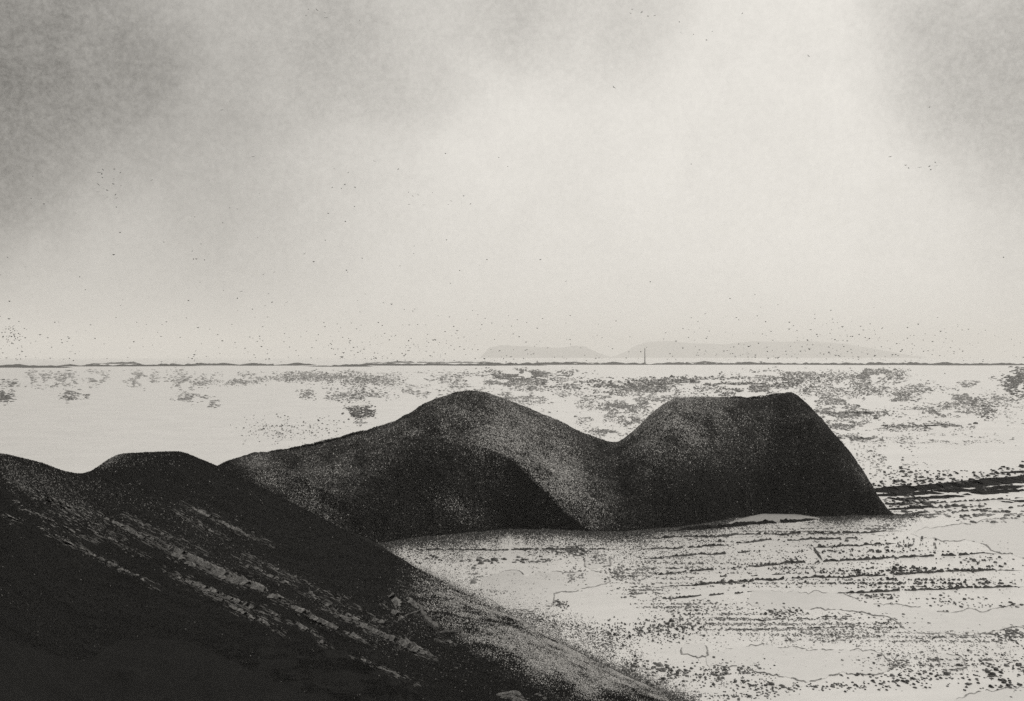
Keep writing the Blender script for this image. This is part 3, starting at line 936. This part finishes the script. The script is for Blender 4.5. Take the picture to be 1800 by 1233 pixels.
def shoal_seg(x0, x1, py, thick, seed, gap, wob):
    x, y = px_path([(x0, py), (x1, py + 0.3)], 2.5, wob, seed)
    d = EYE * FPX / (py + 1.2 - HOR)
    base = at(x, np.full(len(x), py + 1.0), np.full(len(x), d))
    base[:, 2] = 0
    base[:, 1] += 200 * fbm(x / 60, np.full(len(x), .2), seed, 3)
    mpp = d / FPX
    v_, f_ = ribbon_mesh(base, 60, 1.5 * thick * mpp, seed, gap, 0.55, 1.0)
    # let the crest wander a little in height
    v3 = v_.reshape(-1, 3, 3)
    v3[:, 1, 2] += np.maximum((py - y) * mpp, -thick * mpp * 0.5)
    return v3.reshape(-1, 3), f_


SH = [(-30, 130, 645, 2.0, .38), (90, 330, 643, 2.2, .34), (320, 560, 641.5, 2.2, .34), (560, 660, 643, 1.8, .3), (590, 960, 641.5, 2.2, .05),
      (900, 1150, 640.5, 2.2, .08), (1140, 1420, 640, 2.2, .05), (1400, 1640, 640.5, 2.0, .12), (1600, 1840, 641, 2.2, .08), (630, 880, 637, 1.2, .15), (950, 1090, 637.5, 1.2, .2), (1210, 1330, 637, 1.0, .3), (170, 260, 638.5, 1.2, .25)]
shoal = empty('shoal', (0, 5000, 0))
for i, (a_, b_, py, th_, gap) in enumerate(SH):
    v_, f_ = shoal_seg(a_, b_, py, th_, 1300 + i, gap, 1.7)
    if f_:
        mesh_obj('sandbar', v_ - np.array([0, 5000, 0]), f_, M_shoal, shoal)
tag(shoal, 'thin broken dark shoal drawn along the whole horizon', kind='structure')

bd = EYE * FPX / (639.0 - HOR)
mpp = bd / FPX
beacon = empty('beacon_tower', (float((1133.5 - 900) * mpp), float(bd), 0))


def lathe(name, prof, mat, parent, seg=12):
    V = []; F = []
    for (r_, z_) in prof:
        for k in range(seg):
            V.append((r_ * math.cos(2 * math.pi * k / seg), r_ * math.sin(2 * math.pi * k / seg), z_))
    for i in range(len(prof) - 1):
        for k in range(seg):
            F.append((i * seg + k, i * seg + (k + 1) % seg, (i + 1) * seg + (k + 1) % seg, (i + 1) * seg + k))
    F.append(tuple(range(seg))[::-1]); F.append(tuple((len(prof) - 1) * seg + k for k in range(seg)))
    return mesh_obj(name, V, F, mat, parent)


hb = 27 * mpp
lathe('base', [(2.2 * mpp, -1), (2.2 * mpp, 1.2 * mpp), (1.5 * mpp, 1.6 * mpp)], M_beacon, beacon)
lathe('shaft', [(1.05 * mpp, 1.6 * mpp), (0.85 * mpp, hb * 0.5), (0.65 * mpp, hb * 0.9)], M_beacon, beacon)
lathe('gallery', [(0.95 * mpp, hb * 0.9), (0.95 * mpp, hb * 0.92)], M_beacon, beacon)
lathe('lantern', [(0.55 * mpp, hb * 0.92), (0.55 * mpp, hb * 0.97), (0.1 * mpp, hb * 1.0)], M_beacon, beacon)
tag(beacon, 'slim dark beacon tower standing alone on the horizon before the islands', 'tower')

ISL = [([(845, 629), (860, 612), (880, 607), (920, 609), (960, 611), (985, 612), (1010, 608), (1030, 610), (1050, 620), (1075, 629)], 30000, 'smaller faint hazy island on the horizon, left of the beacon'),
       ([(1075, 630), (1100, 618), (1120, 607), (1140, 601), (1180, 600), (1220, 604), (1270, 606), (1300, 602), (1330, 600), (1380, 601), (1420, 600), (1450, 602), (1490, 606), (1530, 613), (1570, 621), (1600, 629)], 33000, 'long faint hazy island on the horizon, right of the beacon')]
for i, (sk, d, lab) in enumerate(ISL):
    sk = np.array(sk, float)
    x = np.linspace(sk[0, 0], sk[-1, 0], 140)
    y = np.interp(x, sk[:, 0], sk[:, 1]) + 1.2 * fbm(x / 14, np.full(140, .4), 50 + i, 3)
    crest = at(x, np.minimum(y, 630), np.full(140, d))
    rows_ = []
    for w in np.linspace(-1, 1, 15):
        hgt = np.maximum(crest[:, 2] * (math.cos(w * math.pi / 2) ** 0.8), 0) * (1 + 0.15 * fbm(x / 20, np.full(140, w * 2), 60 + i, 3)) - (5 if abs(w) == 1 else 0)
        if abs(w) < 0.01:
            hgt = crest[:, 2]
        rows_.append(np.stack([crest[:, 0] * (1 + 0.0 * w), crest[:, 1] + w * 1800, hgt], -1))
    isl = mesh_obj('island', np.array(rows_), grid_faces(15, 140), M_island, smooth_shade=True)
    tag(isl, lab, kind='structure')

# ------------------------------------------------------------------ driftwood and boulders on the near shore


def log(points_px, r0, r1, label, seed, branch=None):
    x, y = px_path(points_px, 2.5)
    hp, ok = fg_hit(x, y)
    hp = hp[ok]
    hp[:, 2] = fg_height(hp[:, 0], hp[:, 1])
    n_ = len(hp)
    loc = hp.mean(0)
    o = empty('driftwood', tuple(loc))

    def tube(name, path, ra, rb, sd_):
        path = np.asarray(path)
        m_n = len(path); seg = 7
        tan = np.gradient(path, axis=0); tan /= np.linalg.norm(tan, axis=1, keepdims=True)
        up = np.array([0, 0, 1.0])
        sx = np.cross(tan, up); sx /= np.linalg.norm(sx, axis=1, keepdims=True)
        uz = np.cross(sx, tan)
        rr = np.linspace(ra, rb, m_n) * np.clip(1 + 1.6 * fbm(np.arange(m_n) * .8, np.full(m_n, .1), sd_, 3), 0.35, 2)
        path = path + sx * (ra * 2.2 * fbm(np.arange(m_n) * .45, np.full(m_n, .7), sd_ + 2, 3))[:, None]
        V = []
        for k in range(seg):
            a_ = 2 * math.pi * k / seg
            V.append(path + (sx * math.cos(a_) + uz * math.sin(a_)) * (rr * (1 + .2 * math.sin(k * 2.7)))[:, None])
        V = np.stack(V, 1)
        F = []
        for i in range(m_n - 1):
            for k in range(seg):
                F.append((i * seg + k, i * seg + (k + 1) % seg, (i + 1) * seg + (k + 1) % seg, (i + 1) * seg + k))
        F.append(tuple(range(seg))[::-1]); F.append(tuple((m_n - 1) * seg + k for k in range(seg)))
        return mesh_obj(name, V.reshape(-1, 3) - loc, F, M_drift, o)
    hp[:, 2] += r0 * 0.7
    tube('trunk', hp, r0, r1, seed)
    for (bp, br) in (branch or []):
        bx, by = px_path(bp, 2.5)
        bh, ok = fg_hit(bx, by)
        bh = bh[ok]
        bh[:, 2] = fg_height(bh[:, 0], bh[:, 1]) + r0 * 0.7
        tube('branch', bh, br, br * .5, seed + 5)
    return tag(o, label, 'driftwood', 'driftwood on the near shore')


log([(724, 1056), (742, 1078), (764, 1108)], 0.15, 0.24, 'pale forked driftwood log lying down the dark shore slope', 3, [([(742, 1074), (726, 1080), (712, 1086)], 0.10)])
log([(770, 1114), (790, 1113), (812, 1112)], 0.13, 0.17, 'short pale driftwood bar lying level below the forked log', 8, [([(809, 1110), (812, 1122)], 0.13)])


def boulder(px, py, wpx, hpx, label, seed, cat='boulder'):
    c, ok = fg_hit([px], [py])
    c = c[0]
    mpp_ = c[1] / FPX
    r = np.random.default_rng(seed)
    V = []; F = []
    nu, nv = 18, 9
    for j in range(nv):
        ph = math.pi / 2 * j / (nv - 1)
        for i in range(nu):
            a_ = 2 * math.pi * i / nu
            rad_ = 1 + 1.25 * float(vnoise(1.6 * math.cos(a_) + 5, 1.6 * math.sin(a_) + 5 + ph, seed)) + 0.8 * float(vnoise(5 * math.cos(a_), 5 * math.sin(a_) + ph * 2, seed + 2))
            V.append((wpx * .5 * mpp_ * rad_ * math.cos(a_) * math.cos(ph), wpx * .42 * mpp_ * rad_ * math.sin(a_) * math.cos(ph), hpx * mpp_ * math.sin(ph) * (1 + .4 * float(vnoise(a_, ph * 3, seed + 4))) - 0.15))
    for j in range(nv - 1):
        for i in range(nu):
            F.append((j * nu + i, j * nu + (i + 1) % nu, (j + 1) * nu + (i + 1) % nu, (j + 1) * nu + i))
    o = mesh_obj('boulder', V, F, M_boulder)
    o.location = tuple(c)
    return tag(o, label, cat, 'boulders on the near shore')


boulder(897, 1224, 56, 9, 'largest pale pitted boulder at the bottom edge of the photo', 5)
boulder(946, 1222, 12, 6, 'small grey stone just right of the pale pitted boulder', 6)
boulder(957, 1229, 14, 7, 'grey stone at the bottom edge, right end of the boulder row', 7)
boulder(929, 1229, 10, 5, 'little stone touching the tip of the pale pitted boulder', 8)
boulder(800, 1174, 14, 4, 'lone flat grey stone on the black slope above the pale boulder', 9)

# ------------------------------------------------------------------ birds
def bird_shape():
    V = []; F = []
    # body: a six-sided spindle along y
    ys = [(-.28, .0), (-.16, .05), (0, .075), (.15, .06), (.24, .035), (.31, .0)]
    for (yy, rr) in ys:
        for k in range(6):
            V.append((rr * math.cos(k * math.pi / 3), yy, rr * math.sin(k * math.pi / 3)))
    for i in range(len(ys) - 1):
        for k in range(6):
            F.append((i * 6 + k, i * 6 + (k + 1) % 6, (i + 1) * 6 + (k + 1) % 6, (i + 1) * 6 + k))
    b_ = len(V)
    for s in (-1, 1):
        st = [(0.04, .10, -.08, .02), (.30, .14, -.06, .17), (.62, .02, -.08, .08)]
        i0 = len(V)
        for (xx, yf, yb, zz) in st:
            V += [(s * xx, yf, zz + .025), (s * xx, yb, zz + .02), (s * xx, yb, zz - .02), (s * xx, yf, zz - .025)]
        for i in range(2):
            for k in range(4):
                q = (i0 + i * 4 + k, i0 + i * 4 + (k + 1) % 4, i0 + (i + 1) * 4 + (k + 1) % 4, i0 + (i + 1) * 4 + k)
                F.append(q if s > 0 else q[::-1])
        F.append((i0 + 8, i0 + 9, i0 + 10, i0 + 11))
    # tail fan
    i0 = len(V)
    V += [(-.04, -.24, .01), (.04, -.24, .01), (.07, -.40, .015), (-.07, -.40, .015), (0, -.3, -.02)]
    F += [(i0, i0 + 1, i0 + 2, i0 + 3), (i0, i0 + 3, i0 + 4), (i0 + 1, i0, i0 + 4), (i0 + 2, i0 + 1, i0 + 4), (i0 + 3, i0 + 2, i0 + 4)]
    return np.array(V), F


BV, BF = bird_shape()
bird0 = mesh_obj('bird', BV, BF, M_bird)
used = [False]


def bird(px, py, d, label, group, scale=1.0):
    o = bird0 if not used[0] else bird0.copy()
    if used[0]:
        col.objects.link(o)
    used[0] = True
    o.location = tuple(at(px, py, d))
    o.rotation_euler = (random.uniform(-.3, .3), random.uniform(-.6, .6), random.uniform(0, 6.28))
    o.scale = (scale,) * 3
    return tag(o, label, 'bird', group)


RANK = ['leftmost', 'second', 'third', 'fourth', 'fifth', 'sixth', 'seventh', 'eighth', 'ninth', 'tenth', 'eleventh', 'twelfth', 'thirteenth', 'fourteenth', 'fifteenth']
FLOCKS = [
    ('the loose flock in the right-hand sky', 'flock in the right-hand sky', [(1565, 276), (1592, 291), (1597, 296), (1617, 295), (1634, 293), (1636, 299), (1644, 286), (1646, 292)]),
    ('the tight flock in the left-hand sky', 'tight flock in the left-hand sky', [(174, 304), (181, 299), (179, 306), (201, 298), (212, 304), (180, 313), (200, 315), (199, 324), (173, 325), (188, 335), (172, 338), (189, 347), (203, 343), (205, 349)]),
    ('the small flock low in the left sky', 'small flock low in the left sky', [(417, 525), (424, 513), (463, 483), (472, 517), (478, 532), (466, 538), (504, 532), (482, 479)]),
    ('the flock strung along the top edge', 'flock along the top edge', [(1111, 17), (1108, 24), (1128, 22), (1139, 29), (1151, 28), (1197, 58), (1219, 61), (1194, 39), (1252, 56), (1242, 71), (1305, 24)]),
    ('the wide flock in mid sky, left of centre', 'wide flock left of centre', [(584, 330), (600, 332), (606, 325), (624, 330), (612, 304), (658, 284), (700, 298), (725, 345), (735, 343), (745, 361), (719, 360), (788, 360), (793, 354), (815, 345), (827, 359)]),
    ('the little flock at the top, left of centre', 'little flock at the top', [(542, 17), (557, 18), (571, 23), (573, 32), (538, 28), (632, 36)]),
]
for lab, grp, pts in FLOCKS:
    d0 = random.uniform(520, 640)
    for k, (x, y) in enumerate(sorted(pts)):
        rk = RANK[k] + (' dark bird of ' if k == 0 else ' dark bird from the left in ')
        bird(x, y, d0 * random.uniform(.92, 1.1), rk + lab, grp, random.uniform(1.0, 1.5))
LONE = [(1421, 99, 'lone dark bird high in the right sky below the top flock'), (208, 375, 'single dark bird just under the tight left flock'),
        (1079, 154, 'lone dark bird below the left end of the top flock'), (1215, 289, 'lone dark bird in the bright middle of the sky'),
        (950, 457, 'lone dark bird midway between the sky centre and the left island'), (995, 495, 'lone dark bird in the clear sky above the smaller island'),
        (267, 317, 'single dark bird to the right of the tight left flock'), (338, 442, 'upper of two dark birds flying together in the left sky'),
        (340, 456, 'lower of two dark birds flying together in the left sky'), (1764, 453, 'lone dark bird near the right edge at mid height'),
        (1634, 189, 'lone dark bird beside the dark cloud at upper right'), (445, 276, 'lone dark bird above and left of the wide flock'),
        (417, 368, 'lone dark bird left of and below the wide flock'), (535, 447, 'lone dark bird between the wide flock and the low left flock'),
        (1143, 496, 'lone dark bird in the sky above the beacon tower'), (703, 468, 'lone dark bird in the sky above the left dome'),
        (1240, 552, 'lone dark bird closest above the long island'), (140, 487, 'upper of two dark birds near the left edge'),
        (150, 510, 'lower of two dark birds near the left edge'), (390, 194, 'lone dark bird in the grey cloud at upper left')]
for (x, y, lab) in LONE:
    bird(x, y, random.uniform(480, 640), lab, 'birds flying alone', random.uniform(.9, 1.4))

# the far mass of birds low over the sea
r = np.random.default_rng(5)
m = 860
px = np.concatenate([r.uniform(0, 900, 80), r.uniform(0, 1800, 330), r.normal(1430, 130, 220), r.normal(700, 110, 150), r.normal(20, 14, 80)])
py = np.concatenate([r.uniform(270, 600, 80), 637 - np.abs(r.normal(0, 42, 330)), 634 - np.abs(r.normal(0, 40, 220)), 634 - np.abs(r.normal(0, 36, 150)), 590 + r.normal(0, 12, 80)])
dd = r.uniform(700, 1100, m)
C = at(px, py, dd)
SV = np.array([(0, .3, 0), (0, -.35, 0), (.6, .05, .1), (-.6, .05, .1), (0, 0, .1), (0, 0, -.1)])
SF = np.array([(0, 4, 2), (4, 1, 2), (0, 2, 5), (5, 2, 1), (0, 3, 4), (4, 3, 1), (0, 5, 3), (5, 1, 3)])
a_ = r.uniform(0, 6.28, m)
sc_ = r.uniform(.6, 1.6, m)
V = np.zeros((m, 6, 3))
V[:, :, 0] = (SV[None, :, 0] * np.cos(a_)[:, None] - SV[None, :, 1] * np.sin(a_)[:, None]) * sc_[:, None]
V[:, :, 1] = (SV[None, :, 0] * np.sin(a_)[:, None] + SV[None, :, 1] * np.cos(a_)[:, None]) * sc_[:, None]
V[:, :, 2] = SV[None, :, 2] * sc_[:, None] * 2.2
V += C[:, None]
F = (np.arange(m)[:, None, None] * 6 + SF[None]).reshape(-1, 3)
fl = mesh_obj('bird_flock', V.reshape(-1, 3), F, M_bird)
tag(fl, 'far speckled mass of tiny seabirds hanging low over the horizon', 'birds', kind='stuff')

# ------------------------------------------------------------------ haze
hx0, hx1, hy0, hy1, hz0, hz1 = -48000, 48000, -400, 42000, -12, 640
V = [(hx0, hy0, hz0), (hx1, hy0, hz0), (hx1, hy1, hz0), (hx0, hy1, hz0), (hx0, hy0, hz1), (hx1, hy0, hz1), (hx1, hy1, hz1), (hx0, hy1, hz1)]
F = [(3, 2, 1, 0), (4, 5, 6, 7), (0, 1, 5, 4), (1, 2, 6, 5), (2, 3, 7, 6), (3, 0, 4, 7)]
M_haze = bpy.data.materials.new('haze')
M_haze.use_nodes = True
ht = M_haze.node_tree
ht.nodes.clear()
pv = N(ht, 'ShaderNodeVolumePrincipled')
pv.inputs['Color'].default_value = (0.99, 0.982, 0.965, 1)
pv.inputs['Density'].default_value = 6.5e-5
pv.inputs['Anisotropy'].default_value = 0.0
ho = N(ht, 'ShaderNodeOutputMaterial')
L(ht, pv.outputs[0], ho.inputs['Volume'])
haze = mesh_obj('haze', V, F, M_haze)
tag(haze, 'thin pale sea haze lying over the whole view', kind='stuff')
